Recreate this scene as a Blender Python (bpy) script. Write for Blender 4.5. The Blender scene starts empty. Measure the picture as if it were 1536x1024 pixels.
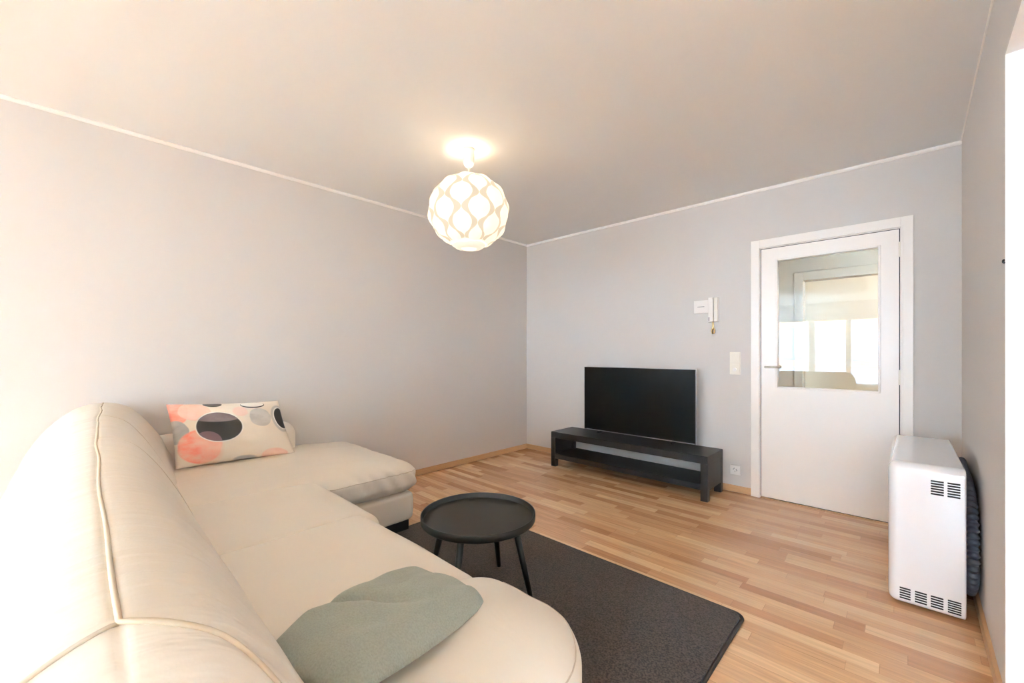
import bpy, bmesh, math, random
from mathutils import Vector, Matrix, noise
from mathutils.bvhtree import BVHTree
from math import pi, sin, cos, radians, tan, sqrt
random.seed(4)
C = bpy.context.scene.collection

# ------------------------------------------------------------------ geometry facts
XL, YB, XR, RA = -3.398, 3.847, 0.2635, 0.0122       # left wall, back wall, right wall (slightly out of square)
H = 2.52
YR = -6.0                                             # rear wall behind the camera
YO = 2.12                                             # end of the right wall (opening begins)
ZO = 2.168                                            # underside of the opening's lintel
def xr(y): return XR - tan(RA) * (YB - y)

# ------------------------------------------------------------------ materials
def srgb(r, g, b):
    f = lambda v: (v/255/12.92) if v/255 <= .04045 else ((v/255+.055)/1.055)**2.4
    return (f(r), f(g), f(b), 1)
def newmat(name):
    m = bpy.data.materials.new(name); m.use_nodes = True
    nt = m.node_tree; b = nt.nodes['Principled BSDF']
    return m, nt, b
def N(nt, t, **k):
    n = nt.nodes.new(t)
    for a, v in k.items(): setattr(n, a, v)
    return n
def simple(name, col, rough=.5, metal=0, coat=0, spec=.5, bump=0, scale=200, var=0, sheen=0):
    m, nt, b = newmat(name)
    b.inputs['Base Color'].default_value = col; b.inputs['Roughness'].default_value = rough
    b.inputs['Metallic'].default_value = metal; b.inputs['Coat Weight'].default_value = coat
    b.inputs['Specular IOR Level'].default_value = spec
    if sheen: b.inputs['Sheen Weight'].default_value = sheen
    tc = N(nt, 'ShaderNodeTexCoord')
    n = N(nt, 'ShaderNodeTexNoise'); n.inputs['Scale'].default_value = scale; n.inputs['Detail'].default_value = 4
    nt.links.new(tc.outputs['Object'], n.inputs['Vector'])
    if bump:
        bp = N(nt, 'ShaderNodeBump'); bp.inputs['Strength'].default_value = bump; bp.inputs['Distance'].default_value = .002
        nt.links.new(n.outputs['Fac'], bp.inputs['Height']); nt.links.new(bp.outputs['Normal'], b.inputs['Normal'])
    if var:
        mx = N(nt, 'ShaderNodeMix', data_type='RGBA')
        mx.inputs['A'].default_value = [c*(1-var) for c in col[:3]]+[1]; mx.inputs['B'].default_value = [min(1, c*(1+var)) for c in col[:3]]+[1]
        mr = N(nt, 'ShaderNodeMapRange'); mr.inputs['From Min'].default_value = .34; mr.inputs['From Max'].default_value = .66
        nt.links.new(n.outputs['Fac'], mr.inputs['Value']); nt.links.new(mr.outputs['Result'], mx.inputs['Factor']); nt.links.new(mx.outputs['Result'], b.inputs['Base Color'])
    return m

M = {}
M['wall'] = simple('grey_wall_paint', srgb(216, 209, 203), .85, bump=.08, scale=350, spec=.25)
M['white_wall'] = simple('white_wall_paint', srgb(238, 236, 236), .8, bump=.06, scale=300, spec=.3)
M['ceiling'] = simple('ceiling_paint', srgb(240, 240, 240), .9, bump=.1, scale=300, spec=.2)
M['hall'] = simple('hall_paint', srgb(166, 158, 146), .85, bump=.05)
M['cream_wall'] = simple('cream_room_paint', srgb(236, 232, 216), .85, bump=.05)
M['door'] = simple('door_lacquer', srgb(250, 243, 236), .32, bump=.02, scale=60, coat=.15)
M['trim'] = simple('white_trim', srgb(246, 240, 234), .5, bump=.02)
M['black_wood'] = simple('black_brown_wood', srgb(40, 38, 38), .42, bump=.05, scale=90, var=.15)
M['tv_black'] = simple('tv_plastic', srgb(16, 16, 17), .4, bump=.01)
M['screen'] = simple('tv_screen', srgb(15, 13, 11), .3, spec=.2)
M['silver'] = simple('silver_strip', srgb(190, 190, 192), .3, metal=.8)
M['table_top'] = simple('tray_lacquer', srgb(46, 42, 36), .5, bump=.03, scale=400)
M['table_black'] = simple('table_black', srgb(26, 30, 30), .42, bump=.03, scale=300)
M['heater'] = simple('heater_enamel', srgb(240, 237, 238), .08, coat=1, bump=0)
M['vent'] = simple('vent_dark', srgb(8, 8, 10), .7)
M['duct'] = simple('duct_plastic', srgb(108, 115, 128), .3, spec=.6)
M['steel'] = simple('brushed_steel', srgb(188, 180, 168), .28, metal=1)
M['brass'] = simple('brass', srgb(172, 140, 92), .3, metal=1)
M['plastic'] = simple('white_plastic', srgb(242, 236, 230), .35, bump=.01)
M['cream_plastic'] = simple('cream_plastic', srgb(240, 232, 218), .4, bump=.01)
M['dark'] = simple('dark_gap', srgb(40, 36, 34), .7)
M['grey_mark'] = simple('grey_mark', srgb(150, 146, 144), .6)
M['sofa_foot'] = simple('sofa_foot', srgb(22, 26, 28), .4)
M['sage_fallback'] = None
M['concrete'] = simple('terrace_floor', srgb(190, 186, 180), .8, var=.1, scale=6)
M['facade'] = simple('facade_plaster', srgb(92, 82, 84), .8, var=.03, scale=3)
M['terracotta'] = simple('facade_terracotta', srgb(156, 98, 64), .8, var=.15, scale=9)
M['blind'] = simple('blind_fabric', srgb(228, 226, 205), .8)
M['frame_white'] = simple('window_frame_white', srgb(238, 236, 232), .4)

def oak_mat(name, c0, c1):
    m, nt, b = newmat(name)
    tc = N(nt, 'ShaderNodeTexCoord'); mp = N(nt, 'ShaderNodeMapping'); mp.inputs['Scale'].default_value = (6, 6, 60)
    n = N(nt, 'ShaderNodeTexNoise'); n.inputs['Scale'].default_value = 2; n.inputs['Detail'].default_value = 5
    mx = N(nt, 'ShaderNodeMix', data_type='RGBA'); mx.inputs['A'].default_value = c0; mx.inputs['B'].default_value = c1
    L = nt.links.new
    L(tc.outputs['Object'], mp.inputs['Vector']); L(mp.outputs['Vector'], n.inputs['Vector'])
    L(n.outputs['Fac'], mx.inputs['Factor']); L(mx.outputs['Result'], b.inputs['Base Color'])
    b.inputs['Roughness'].default_value = .4
    return m
M['oak'] = oak_mat('oak_baseboard', srgb(196, 150, 106), srgb(214, 172, 128))

def math_n(nt, op, a, b=None, c=None):
    n = N(nt, 'ShaderNodeMath', operation=op)
    for i, v in enumerate((a, b, c)):
        if v is None: continue
        if isinstance(v, (int, float)): n.inputs[i].default_value = v
        else: nt.links.new(v, n.inputs[i])
    return n.outputs[0]
def floor_mat():
    m, nt, b = newmat('three_strip_parquet'); L = nt.links.new
    tc = N(nt, 'ShaderNodeTexCoord'); sp = N(nt, 'ShaderNodeSeparateXYZ'); L(tc.outputs['Object'], sp.inputs[0])
    x, y = sp.outputs[0], sp.outputs[1]
    W, LN = .0655, .46
    row = math_n(nt, 'FLOOR', math_n(nt, 'DIVIDE', y, W))
    wn = N(nt, 'ShaderNodeTexWhiteNoise', noise_dimensions='1D'); L(row, wn.inputs['W'])
    xo = math_n(nt, 'ADD', x, math_n(nt, 'MULTIPLY', wn.outputs['Value'], 7.3))
    wn0 = N(nt, 'ShaderNodeTexWhiteNoise', noise_dimensions='1D'); L(math_n(nt, 'ADD', row, 33.7), wn0.inputs['W'])
    ln = math_n(nt, 'ADD', LN*.75, math_n(nt, 'MULTIPLY', wn0.outputs['Value'], LN*.5))
    q = math_n(nt, 'DIVIDE', xo, ln)
    cell = math_n(nt, 'FLOOR', q)
    cb = N(nt, 'ShaderNodeCombineXYZ'); L(row, cb.inputs[0]); L(cell, cb.inputs[1])
    w2 = N(nt, 'ShaderNodeTexWhiteNoise', noise_dimensions='2D'); L(cb.outputs[0], w2.inputs['Vector'])
    cr = N(nt, 'ShaderNodeValToRGB'); L(w2.outputs['Value'], cr.inputs['Fac'])
    e = cr.color_ramp.elements; e[0].position = 0; e[0].color = srgb(180, 130, 90)
    e[1].position = 1; e[1].color = srgb(224, 184, 142)
    for p, c in ((.18, srgb(192, 144, 102)), (.45, srgb(206, 160, 117)), (.75, srgb(214, 171, 128))):
        k = e.new(p); k.color = c
    # grain: stretched noise, shifted per strip
    cb2 = N(nt, 'ShaderNodeCombineXYZ')
    L(math_n(nt, 'MULTIPLY', x, 2.2), cb2.inputs[0]); L(math_n(nt, 'MULTIPLY', y, 38), cb2.inputs[1]); L(math_n(nt, 'MULTIPLY', w2.outputs['Value'], 40), cb2.inputs[2])
    g = N(nt, 'ShaderNodeTexNoise'); g.inputs['Scale'].default_value = 1.6; g.inputs['Detail'].default_value = 6; g.inputs['Distortion'].default_value = .6
    L(cb2.outputs[0], g.inputs['Vector'])
    rr = N(nt, 'ShaderNodeMapRange'); rr.inputs['From Min'].default_value = .3; rr.inputs['From Max'].default_value = .7
    rr.inputs['To Min'].default_value = .84; rr.inputs['To Max'].default_value = 1.1; L(g.outputs['Fac'], rr.inputs['Value'])
    mul = N(nt, 'ShaderNodeMix', data_type='RGBA', blend_type='MULTIPLY'); mul.inputs['Factor'].default_value = 1
    L(cr.outputs['Color'], mul.inputs['A']); L(rr.outputs['Result'], mul.inputs['B'])
    # thin joints
    fy = math_n(nt, 'FRACT', math_n(nt, 'DIVIDE', y, W)); fx = math_n(nt, 'FRACT', q)
    jy = math_n(nt, 'LESS_THAN', fy, .022); jx = math_n(nt, 'LESS_THAN', fx, .004)
    fb = math_n(nt, 'FRACT', math_n(nt, 'DIVIDE', y, W*3)); jb = math_n(nt, 'LESS_THAN', fb, .012)
    j = math_n(nt, 'MAXIMUM', math_n(nt, 'MAXIMUM', math_n(nt, 'MULTIPLY', jy, .25), math_n(nt, 'MULTIPLY', jx, .35)), math_n(nt, 'MULTIPLY', jb, .45))
    mj = N(nt, 'ShaderNodeMix', data_type='RGBA'); L(j, mj.inputs['Factor']); L(mul.outputs['Result'], mj.inputs['A']); mj.inputs['B'].default_value = srgb(120, 78, 46)
    L(mj.outputs['Result'], b.inputs['Base Color'])
    b.inputs['Roughness'].default_value = .22; b.inputs['Specular IOR Level'].default_value = .55
    bp = N(nt, 'ShaderNodeBump'); bp.inputs['Strength'].default_value = .06; bp.inputs['Distance'].default_value = .002
    L(g.outputs['Fac'], bp.inputs['Height']); L(bp.outputs['Normal'], b.inputs['Normal'])
    return m
M['floor'] = floor_mat()

def leather_mat(name, col, wr_scale, wr_strength):
    """cream leather; fine grain and soft creases running across the x direction"""
    m, nt, b = newmat(name); L = nt.links.new
    b.inputs['Base Color'].default_value = col; b.inputs['Roughness'].default_value = .48; b.inputs['Specular IOR Level'].default_value = .4
    tc = N(nt, 'ShaderNodeTexCoord'); mp = N(nt, 'ShaderNodeMapping'); mp.inputs['Scale'].default_value = wr_scale
    L(tc.outputs['Object'], mp.inputs['Vector'])
    n1 = N(nt, 'ShaderNodeTexNoise'); n1.inputs['Scale'].default_value = 1; n1.inputs['Detail'].default_value = 3; n1.inputs['Distortion'].default_value = .5
    L(mp.outputs['Vector'], n1.inputs['Vector'])
    b1 = N(nt, 'ShaderNodeBump'); b1.inputs['Strength'].default_value = wr_strength; b1.inputs['Distance'].default_value = .012
    L(n1.outputs['Fac'], b1.inputs['Height'])
    n2 = N(nt, 'ShaderNodeTexVoronoi'); n2.inputs['Scale'].default_value = 260; L(tc.outputs['Object'], n2.inputs['Vector'])
    b2 = N(nt, 'ShaderNodeBump'); b2.inputs['Strength'].default_value = .08; b2.inputs['Distance'].default_value = .001
    L(n2.outputs['Distance'], b2.inputs['Height']); L(b1.outputs['Normal'], b2.inputs['Normal']); L(b2.outputs['Normal'], b.inputs['Normal'])
    return m
CREAM = srgb(230, 219, 203)
M['leather_back'] = leather_mat('cream_leather_backrest', CREAM, (34, 3.0, 4.0), .55)
M['leather_seat'] = leather_mat('cream_leather_seat', CREAM, (5, 9, 5), .22)
M['leather'] = leather_mat('cream_leather', CREAM, (6, 6, 6), .15)
M['leather_fold'] = leather_mat('cream_leather_folded', CREAM, (13, 5, 5), .6)
M['piping'] = simple('cream_piping', srgb(206, 188, 162), .6)
M['stitch'] = simple('stitch_line', srgb(206, 190, 168), .6)

def fleece(name, col, var, scale, bump):
    m = simple(name, col, .95, bump=bump, scale=scale, var=var, sheen=.15, spec=.15)
    return m
M['sage'] = fleece('sage_fleece', srgb(164, 168, 154), .07, 220, .9)
M['rug'] = fleece('charcoal_rug_pile', srgb(72, 61, 54), .5, 140, 1.0)
M['rug_edge'] = simple('rug_binding', srgb(64, 56, 51), .9, bump=.3, scale=500)

def glass_mat():
    m, nt, b = newmat('clear_glass')
    b.inputs['Base Color'].default_value = (.97, .98, .96, 1); b.inputs['Roughness'].default_value = 0
    b.inputs['Transmission Weight'].default_value = 1; b.inputs['IOR'].default_value = 1.52
    return m
M['glass'] = glass_mat()

def shade_mat(name, col, strength, base=srgb(165, 158, 146), tmix=.13):
    m, nt, b = newmat(name); L = nt.links.new
    b.inputs['Base Color'].default_value = base; b.inputs['Roughness'].default_value = .6
    b.inputs['Emission Color'].default_value = col; b.inputs['Emission Strength'].default_value = strength
    tr = N(nt, 'ShaderNodeBsdfTranslucent'); tr.inputs['Color'].default_value = srgb(255, 240, 214)
    mx = N(nt, 'ShaderNodeMixShader'); mx.inputs[0].default_value = tmix
    L(b.outputs[0], mx.inputs[1]); L(tr.outputs[0], mx.inputs[2]); L(mx.outputs[0], nt.nodes['Material Output'].inputs[0])
    return m

# ------------------------------------------------------------------ mesh helpers
def obj(name, bm, mat, parent=None, smooth=False):
    me = bpy.data.meshes.new(name); bm.normal_update(); bm.to_mesh(me); bm.free()
    if smooth:
        for p in me.polygons: p.use_smooth = True
    me.materials.append(mat)
    o = bpy.data.objects.new(name, me); C.objects.link(o)
    if parent is not None:
        o.parent = parent; o.matrix_parent_inverse = Matrix.Translation(-parent.location) if parent.type == 'EMPTY' else Matrix.Identity(4)
    return o
def empty(name, loc, label, cat, group=None, kind=None):
    o = bpy.data.objects.new(name, None); o.location = loc; o.empty_display_size = .05; C.objects.link(o)
    if kind: o['kind'] = kind
    if label: o['label'] = label
    if cat: o['category'] = cat
    if group: o['group'] = group
    return o
def tag(o, label, cat, group=None, kind=None):
    o['label'] = label; o['category'] = cat
    if group: o['group'] = group
    if kind: o['kind'] = kind
    return o
def struct(name, bm, mat, parent=None):
    o = obj(name, bm, mat, parent); o['kind'] = 'structure'; return o
def box(bm, x0, x1, y0, y1, z0, z1, bev=0, seg=2):
    b2 = bmesh.new()
    bmesh.ops.create_cube(b2, size=1)
    for v in b2.verts: v.co = Vector(((x0+x1)/2+v.co.x*(x1-x0), (y0+y1)/2+v.co.y*(y1-y0), (z0+z1)/2+v.co.z*(z1-z0)))
    if bev: bmesh.ops.bevel(b2, geom=b2.edges[:], offset=bev, segments=seg, affect='EDGES', profile=.5)
    merge(bm, b2)
    return bm
def merge(bm, b2):
    vm = {v: bm.verts.new(v.co) for v in b2.verts}
    for f in b2.faces:
        try: bm.faces.new([vm[v] for v in f.verts])
        except ValueError: pass
    b2.free()
def B(*a, **k): return box(bmesh.new(), *a, **k)
def prism(bm, pts, z0, z1):
    lo = [bm.verts.new((p[0], p[1], z0)) for p in pts]; hi = [bm.verts.new((p[0], p[1], z1)) for p in pts]
    n = len(pts); bm.faces.new(lo[::-1]); bm.faces.new(hi)
    for i in range(n): bm.faces.new((lo[i], lo[(i+1) % n], hi[(i+1) % n], hi[i]))
    return bm
def tube(bm, pts, r, seg=8, sq=None, caps=True):
    """round tube through pts; r number or list; sq=(axis scale) list of (a,b) for oval section"""
    pts = [Vector(p) for p in pts]; n = len(pts); rings = []
    up = Vector((0, 0, 1)); prev = None
    for i, p in enumerate(pts):
        t = (pts[min(i+1, n-1)]-pts[max(i-1, 0)]).normalized()
        if prev is None:
            a = t.cross(up) if abs(t.dot(up)) < .95 else t.cross(Vector((1, 0, 0)))
        else: a = prev-t*prev.dot(t)
        a.normalize(); prev = a; b = t.cross(a)
        rr = r[i] if isinstance(r, (list, tuple)) else r
        sa, sb = sq if sq else (1, 1)
        rings.append([bm.verts.new(p+a*rr*sa*cos(2*pi*k/seg)+b*rr*sb*sin(2*pi*k/seg)) for k in range(seg)])
    for i in range(n-1):
        for k in range(seg): bm.faces.new((rings[i][k], rings[i][(k+1) % seg], rings[i+1][(k+1) % seg], rings[i+1][k]))
    if caps: bm.faces.new(rings[0][::-1]); bm.faces.new(rings[-1])
    return bm
def lathe(bm, prof, c, seg=48, close=False):
    """prof list of (r, z)"""
    rings = []
    for r, z in prof:
        if r < 1e-6: rings.append([bm.verts.new((c[0], c[1], c[2]+z))])
        else: rings.append([bm.verts.new((c[0]+r*cos(2*pi*k/seg), c[1]+r*sin(2*pi*k/seg), c[2]+z)) for k in range(seg)])
    m = len(rings)
    for i in range(m if close else m-1):
        a, b = rings[i], rings[(i+1) % m]
        for k in range(seg):
            k2 = (k+1) % seg
            if len(a) == 1 and len(b) == 1: continue
            if len(a) == 1: bm.faces.new((a[0], b[k2], b[k]))
            elif len(b) == 1: bm.faces.new((a[k], a[k2], b[0]))
            else: bm.faces.new((a[k], a[k2], b[k2], b[k]))
    bmesh.ops.recalc_face_normals(bm, faces=bm.faces[:])
    return bm
def catmull(P, n):
    """smooth curve through points (lists of floats), n samples per span"""
    out = []
    P = [tuple(p) for p in P]; Q = [P[0]]+P+[P[-1]]
    for i in range(1, len(Q)-2):
        for k in range(n):
            t = k/n
            out.append(tuple(.5*((2*Q[i][j])+(-Q[i-1][j]+Q[i+1][j])*t+(2*Q[i-1][j]-5*Q[i][j]+4*Q[i+1][j]-Q[i+2][j])*t*t+(-Q[i-1][j]+3*Q[i][j]-3*Q[i+1][j]+Q[i+2][j])*t**3) for j in range(len(P[0]))))
    out.append(P[-1]); return out
def lerp_table(T, x):
    if x <= T[0][0]: return T[0][1]
    for (a, va), (b, vb) in zip(T, T[1:]):
        if x <= b:
            t = (x-a)/(b-a); t = t*t*(3-2*t); return va+(vb-va)*t
    return T[-1][1]

def cushion(x0, x1, y0, y1, z0, z1, rx=(.03, .03), ry=(.03, .03), rz=(.03, .03), crown=0, bulge=0, n=44, disp=None, post=None, power=2.0):
    """padded block: box with its own rounding radius on every side, crowned top, bulged sides"""
    bm = bmesh.new()
    lim = lambda u: u
    vs = {}
    def vert(i, j, k):
        key = (i, j, k)
        if key in vs: return vs[key]
        u, v, w = [2*a/n-1 for a in (i, j, k)]
        # spread samples towards the edges
        sp = lambda a: math.copysign(abs(a)**.7, a)
        u, v, w = sp(u), sp(v), sp(w)
        c = Vector(((x0+x1)/2+u*(x1-x0)/2, (y0+y1)/2+v*(y1-y0)/2, (z0+z1)/2+w*(z1-z0)/2))
        ax = (x0+rx[0], x1-rx[1]); ay = (y0+ry[0], y1-ry[1]); az = (z0+rz[0], z1-rz[1])
        q = Vector((min(max(c.x, ax[0]), ax[1]), min(max(c.y, ay[0]), ay[1]), min(max(c.z, az[0]), az[1])))
        d = c-q
        R = Vector((rx[0] if d.x < 0 else rx[1], ry[0] if d.y < 0 else ry[1], rz[0] if d.z < 0 else rz[1]))
        e = Vector((d.x/R.x if R.x else 0, d.y/R.y if R.y else 0, d.z/R.z if R.z else 0))
        l = (abs(e.x)**power+abs(e.y)**power+abs(e.z)**power)**(1/power)
        mx = max(abs(e.x), abs(e.y), abs(e.z))
        if l > 1e-9:
            e = e/l*mx
        p = q+Vector((e.x*R.x, e.y*R.y, e.z*R.z))
        U = (p.x-(x0+x1)/2)/((x1-x0)/2); V = (p.y-(y0+y1)/2)/((y1-y0)/2); Wz = (p.z-(z0+z1)/2)/((z1-z0)/2)
        if Wz > 0: p.z += crown*max(0, 1-U**4)*max(0, 1-V**4)*Wz
        if bulge:
            s = max(0, 1-Wz*Wz)
            if abs(V) >= abs(U)*.0: p.y += bulge*s*V*abs(V)**5
            p.x += bulge*s*U*abs(U)**5
        if disp: p = disp(p, U, V, Wz)
        if post: p = post(p)
        vs[key] = bm.verts.new(p); return vs[key]
    for a in range(n):
        for b in range(n):
            for f in (((a, b, 0), (a, b+1, 0), (a+1, b+1, 0), (a+1, b, 0)), ((a, b, n), (a+1, b, n), (a+1, b+1, n), (a, b+1, n)),
                      ((a, 0, b), (a+1, 0, b), (a+1, 0, b+1), (a, 0, b+1)), ((a, n, b), (a, n, b+1), (a+1, n, b+1), (a+1, n, b)),
                      ((0, a, b), (0, a, b+1), (0, a+1, b+1), (0, a+1, b)), ((n, a, b), (n, a+1, b), (n, a+1, b+1), (n, a, b+1))):
                bm.faces.new([vert(*q) for q in f])
    return bm

def pillow(corners, thick, n=56, edge=.0, wr=.006, seed=0, fold=None, pinch=.05, uv=True, pw=2.6, rnd=0, backf=.8):
    """soft pillow between four corners BL, BR, TR, TL; both faces puffed, edges drawn in"""
    BL, BR, TR, TL = [Vector(c) for c in corners]
    nrm = (BR-BL).cross(TL-BL).normalized()
    bm = bmesh.new(); uvl = bm.loops.layers.uv.new('uv')
    front, back, uvs = {}, {}, {}
    for i in range(n+1):
        for j in range(n+1):
            u, v = i/n, j/n
            a, b = 2*u-1, 2*v-1
            # sides curve inwards between the corners
            uu = .5+.5*a*(1-pinch*(1-b*b)); vv = .5+.5*b*(1-pinch*1.2*(1-a*a))
            if rnd:
                uu = .5+(uu-.5)*sqrt(1-rnd*b*b/2*abs(a)**3); vv = .5+(vv-.5)*sqrt(1-rnd*a*a/2*abs(b)**3)
            p = BL*(1-uu)*(1-vv)+BR*uu*(1-vv)+TR*uu*vv+TL*(1-uu)*vv
            h = (max(0, 1-abs(a)**pw)*max(0, 1-abs(b)**pw))**.55
            w = noise.noise(Vector((u*4+seed, v*4, seed)))*wr*2+noise.noise(Vector((u*9+seed, v*9, seed+3)))*wr
            rim = .004
            t = thick/2*h
            f = fold(u, v) if fold else 0
            on = i in (0, n) or j in (0, n)
            pf = p+nrm*(t+(0 if on else w*min(1, h*2))+rim*0+f)
            pb = p-nrm*(t*backf)+nrm*f*.3*backf
            fv = bm.verts.new(pf); front[i, j] = fv; uvs[fv] = (u, v)
            if on: back[i, j] = fv
            else:
                bv = bm.verts.new(pb); back[i, j] = bv; uvs[bv] = (u, v)
    for i in range(n):
        for j in range(n):
            f = bm.faces.new((front[i, j], front[i+1, j], front[i+1, j+1], front[i, j+1]))
            for l in f.loops: l[uvl].uv = uvs[l.vert]
            f = bm.faces.new((back[i, j], back[i, j+1], back[i+1, j+1], back[i+1, j]))
            for l in f.loops: l[uvl].uv = uvs[l.vert]
    return bm

# ================================================================== ROOM SHELL
T = .15
X2 = 2.6                                             # far side of the adjoining room
struct('floor', B(XL-T, X2+T, YR-T, YB+.05, -.1, 0), M['floor'])
struct('floor_hallway', B(-1.5, 1.0, YB+.05, 7.2, -.1, 0), M['floor'])
struct('ceiling', B(XL-T, X2+T, YR-T, YB+T, H, H+.1), M['ceiling'])
struct('ceiling_hallway', B(-1.5, 1.0, YB+T, 7.2, 2.42, 2.52), M['hall'])
U0, U1, UZ0, UZ1 = -5.8, -3.4, .4, 2.35
bm = bmesh.new(); box(bm, XL-T, XL, YR-T, U0, 0, H); box(bm, XL-T, XL, U1, YB+T, 0, H); box(bm, XL-T, XL, U0, U1, 0, UZ0); box(bm, XL-T, XL, U0, U1, UZ1, H)
struct('wall_left', bm, M['wall'])
# back wall with the door opening
DX0, DX1, DZ = -.856, -.018, 2.03
bm = bmesh.new(); box(bm, XL, DX0, YB, YB+T, 0, H); box(bm, DX1, xr(YB)+.3, YB, YB+T, 0, H); box(bm, DX0, DX1, YB, YB+T, DZ, H)
struct('wall_back', bm, M['wall'])
# right wall ends at an opening; lintel runs on over the opening
bm = bmesh.new()
prism(bm, [(xr(YB), YB), (xr(YO), YO), (xr(YO)+.24, YO), (xr(YB)+.24, YB)], 0, H)
prism(bm, [(xr(YO), YO), (xr(YR), YR), (xr(YR)+.24, YR), (xr(YO)+.24, YO)], ZO, H)
struct('wall_right', bm, M['wall'])
# white reveal lining the end of the wall
struct('trim_opening', prism(bmesh.new(), [(xr(YO)+.0005, YO-.004), (xr(YO)+.0005, YO), (xr(YO)+.24, YO), (xr(YO)+.24, YO-.004)], 0, ZO-.001), M['white_wall'])
# lintel lining (pale)
struct('trim_lintel', prism(bmesh.new(), [(xr(YO)+.0005, YO), (xr(YR)+.0005, YR), (xr(YR)+.24, YR), (xr(YO)+.24, YO)], ZO-.003, ZO), M['ceiling'])
# rear wall with the wide window, adjoining room walls
W0, W1, WZ0, WZ1 = -3.0, -.20, .35, 2.10
V0, V1, VZ0, VZ1 = .45, 2.5, .4, 2.42
bm = bmesh.new()
box(bm, XL-T, W0, YR-T, YR, 0, H); box(bm, W0, W1, YR-T, YR, 0, WZ0); box(bm, W0, W1, YR-T, YR, WZ1, H)
box(bm, W1, V0, YR-T, YR, 0, H); box(bm, V0, V1, YR-T, YR, 0, VZ0); box(bm, V0, V1, YR-T, YR, VZ1, H); box(bm, V1, X2+T, YR-T, YR, 0, H)
struct('wall_rear', bm, M['white_wall'])
struct('wall_side', B(X2, X2+T, YR-T, YO+.6+T, 0, H), M['white_wall'])
struct('wall_divider', B(xr(YO)+.24, X2, YO+.45, YO+.6, 0, H), M['white_wall'])

def window(name, x0, x1, z0, z1, mull, y=YR):
    w = empty(name, ((x0+x1)/2, y-T, z0), None, None, kind='structure')
    bm = bmesh.new(); f = .05
    ya, yb = y-T+.03, y-T+.09
    box(bm, x0, x0+f, ya, yb, z0, z1); box(bm, x1-f, x1, ya, yb, z0, z1); box(bm, x0+f, x1-f, ya, yb, z0, z0+f); box(bm, x0+f, x1-f, ya, yb, z1-f, z1)
    for a, b in mull: box(bm, a, b, ya, yb, z0+f, z1-f)
    obj('window_frame', bm, M['frame_white'], w)
    edges = [x0+f]+[v for ab in mull for v in ab]+[x1-f]
    for a, b in zip(edges[0::2], edges[1::2]): obj('window_pane', B(a, b, ya+.028, ya+.032, z0+f, z1-f), M['glass'], w)
    obj('window_sill', B(x0-.04, x1+.04, y, y+.12, z0-.03, z0), M['frame_white'], w)
    return w
window('window_1', W0, W1, WZ0, WZ1, [(-1.90, -1.753), (-1.105, -1.002)])
window('added_window_2', V0, V1, VZ0, VZ1, [(1.47, 1.53)])  # unseen window added for more daylight on the door and back wall
w3 = empty('added_window_3', (XL-T, (U0+U1)/2, UZ0), None, None, kind='structure')  # unseen window, added so that daylight reaches the right wall
bm = bmesh.new(); xa, xb = XL-.12, XL-.06
box(bm, xa, xb, U0, U0+.06, UZ0, UZ1); box(bm, xa, xb, U1-.06, U1, UZ0, UZ1); box(bm, xa, xb, U0+.06, U1-.06, UZ0, UZ0+.06); box(bm, xa, xb, U0+.06, U1-.06, UZ1-.06, UZ1); box(bm, xa, xb, -4.64, -4.56, UZ0+.06, UZ1-.06)
obj('window_frame', bm, M['frame_white'], w3)
for a, b in ((U0+.06, -4.64), (-4.56, U1-.06)): obj('window_pane', B(xa+.028, xa+.032, a, b, UZ0+.06, UZ1-.06), M['glass'], w3)
bld = empty('building', (0, -9, -7), 'plain building with two terracotta bands mirrored in the glass of the door', 'building')
bm = bmesh.new(); box(bm, -8, 8, -9.6, -9, -7, .76); box(bm, -8, 8, -9.6, -9, .92, 2.06)
obj('facade', bm, M['facade'], bld)
bm = bmesh.new(); box(bm, -8, 8, -9.6, -8.98, .76, .92); box(bm, -8, 8, -9.6, -8.98, 2.06, 2.3)
obj('terracotta_band', bm, M['terracotta'], bld)

# baseboards and ceiling trim
struct('baseboard_left', B(XL, XL+.013, YR, YB, .004, .06, bev=.003), M['oak'])
bm = bmesh.new(); box(bm, XL+.013, -.919, YB-.013, YB, .004, .06, bev=.003); box(bm, .044, xr(YB)-.013, YB-.013, YB, .004, .06, bev=.003)
struct('baseboard_back', bm, M['oak'])
struct('baseboard_right', prism(bmesh.new(), [(xr(YB), YB), (xr(YO), YO), (xr(YO)-.013, YO), (xr(YB)-.013, YB)], .003, .055), M['oak'])
def cove(p0, p1, inward):
    """small quarter-round strip along the top of a wall"""
    bm = bmesh.new(); prof = [(0, 0), (.007, -.0005), (.010, -.006), (.010, -.014), (.006, -.022), (0, -.024)]
    R = []
    for p in (p0, p1): R.append([bm.verts.new((p[0]+inward[0]*a, p[1]+inward[1]*a, H+z)) for a, z in prof])
    for k in range(len(prof)): bm.faces.new((R[0][k], R[0][(k+1) % len(prof)], R[1][(k+1) % len(prof)], R[1][k]))
    bm.faces.new(R[0]); bm.faces.new(R[1][::-1]); bmesh.ops.recalc_face_normals(bm, faces=bm.faces[:]); return bm
struct('trim_1', cove((XL, YR), (XL, YB), (1, 0)), M['trim'])
struct('trim_2', cove((XL, YB), (xr(YB), YB), (0, -1)), M['trim'])
bm = bmesh.new(); t_ = (xr(YB)-xr(YO))/(YB-YO)
tube(bm, [(xr(YB)-.002, YB, H-.003), (xr(YR)-.002, YR, H-.003)], .004, 6); struct('trim_3', bm, M['trim'])

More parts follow.
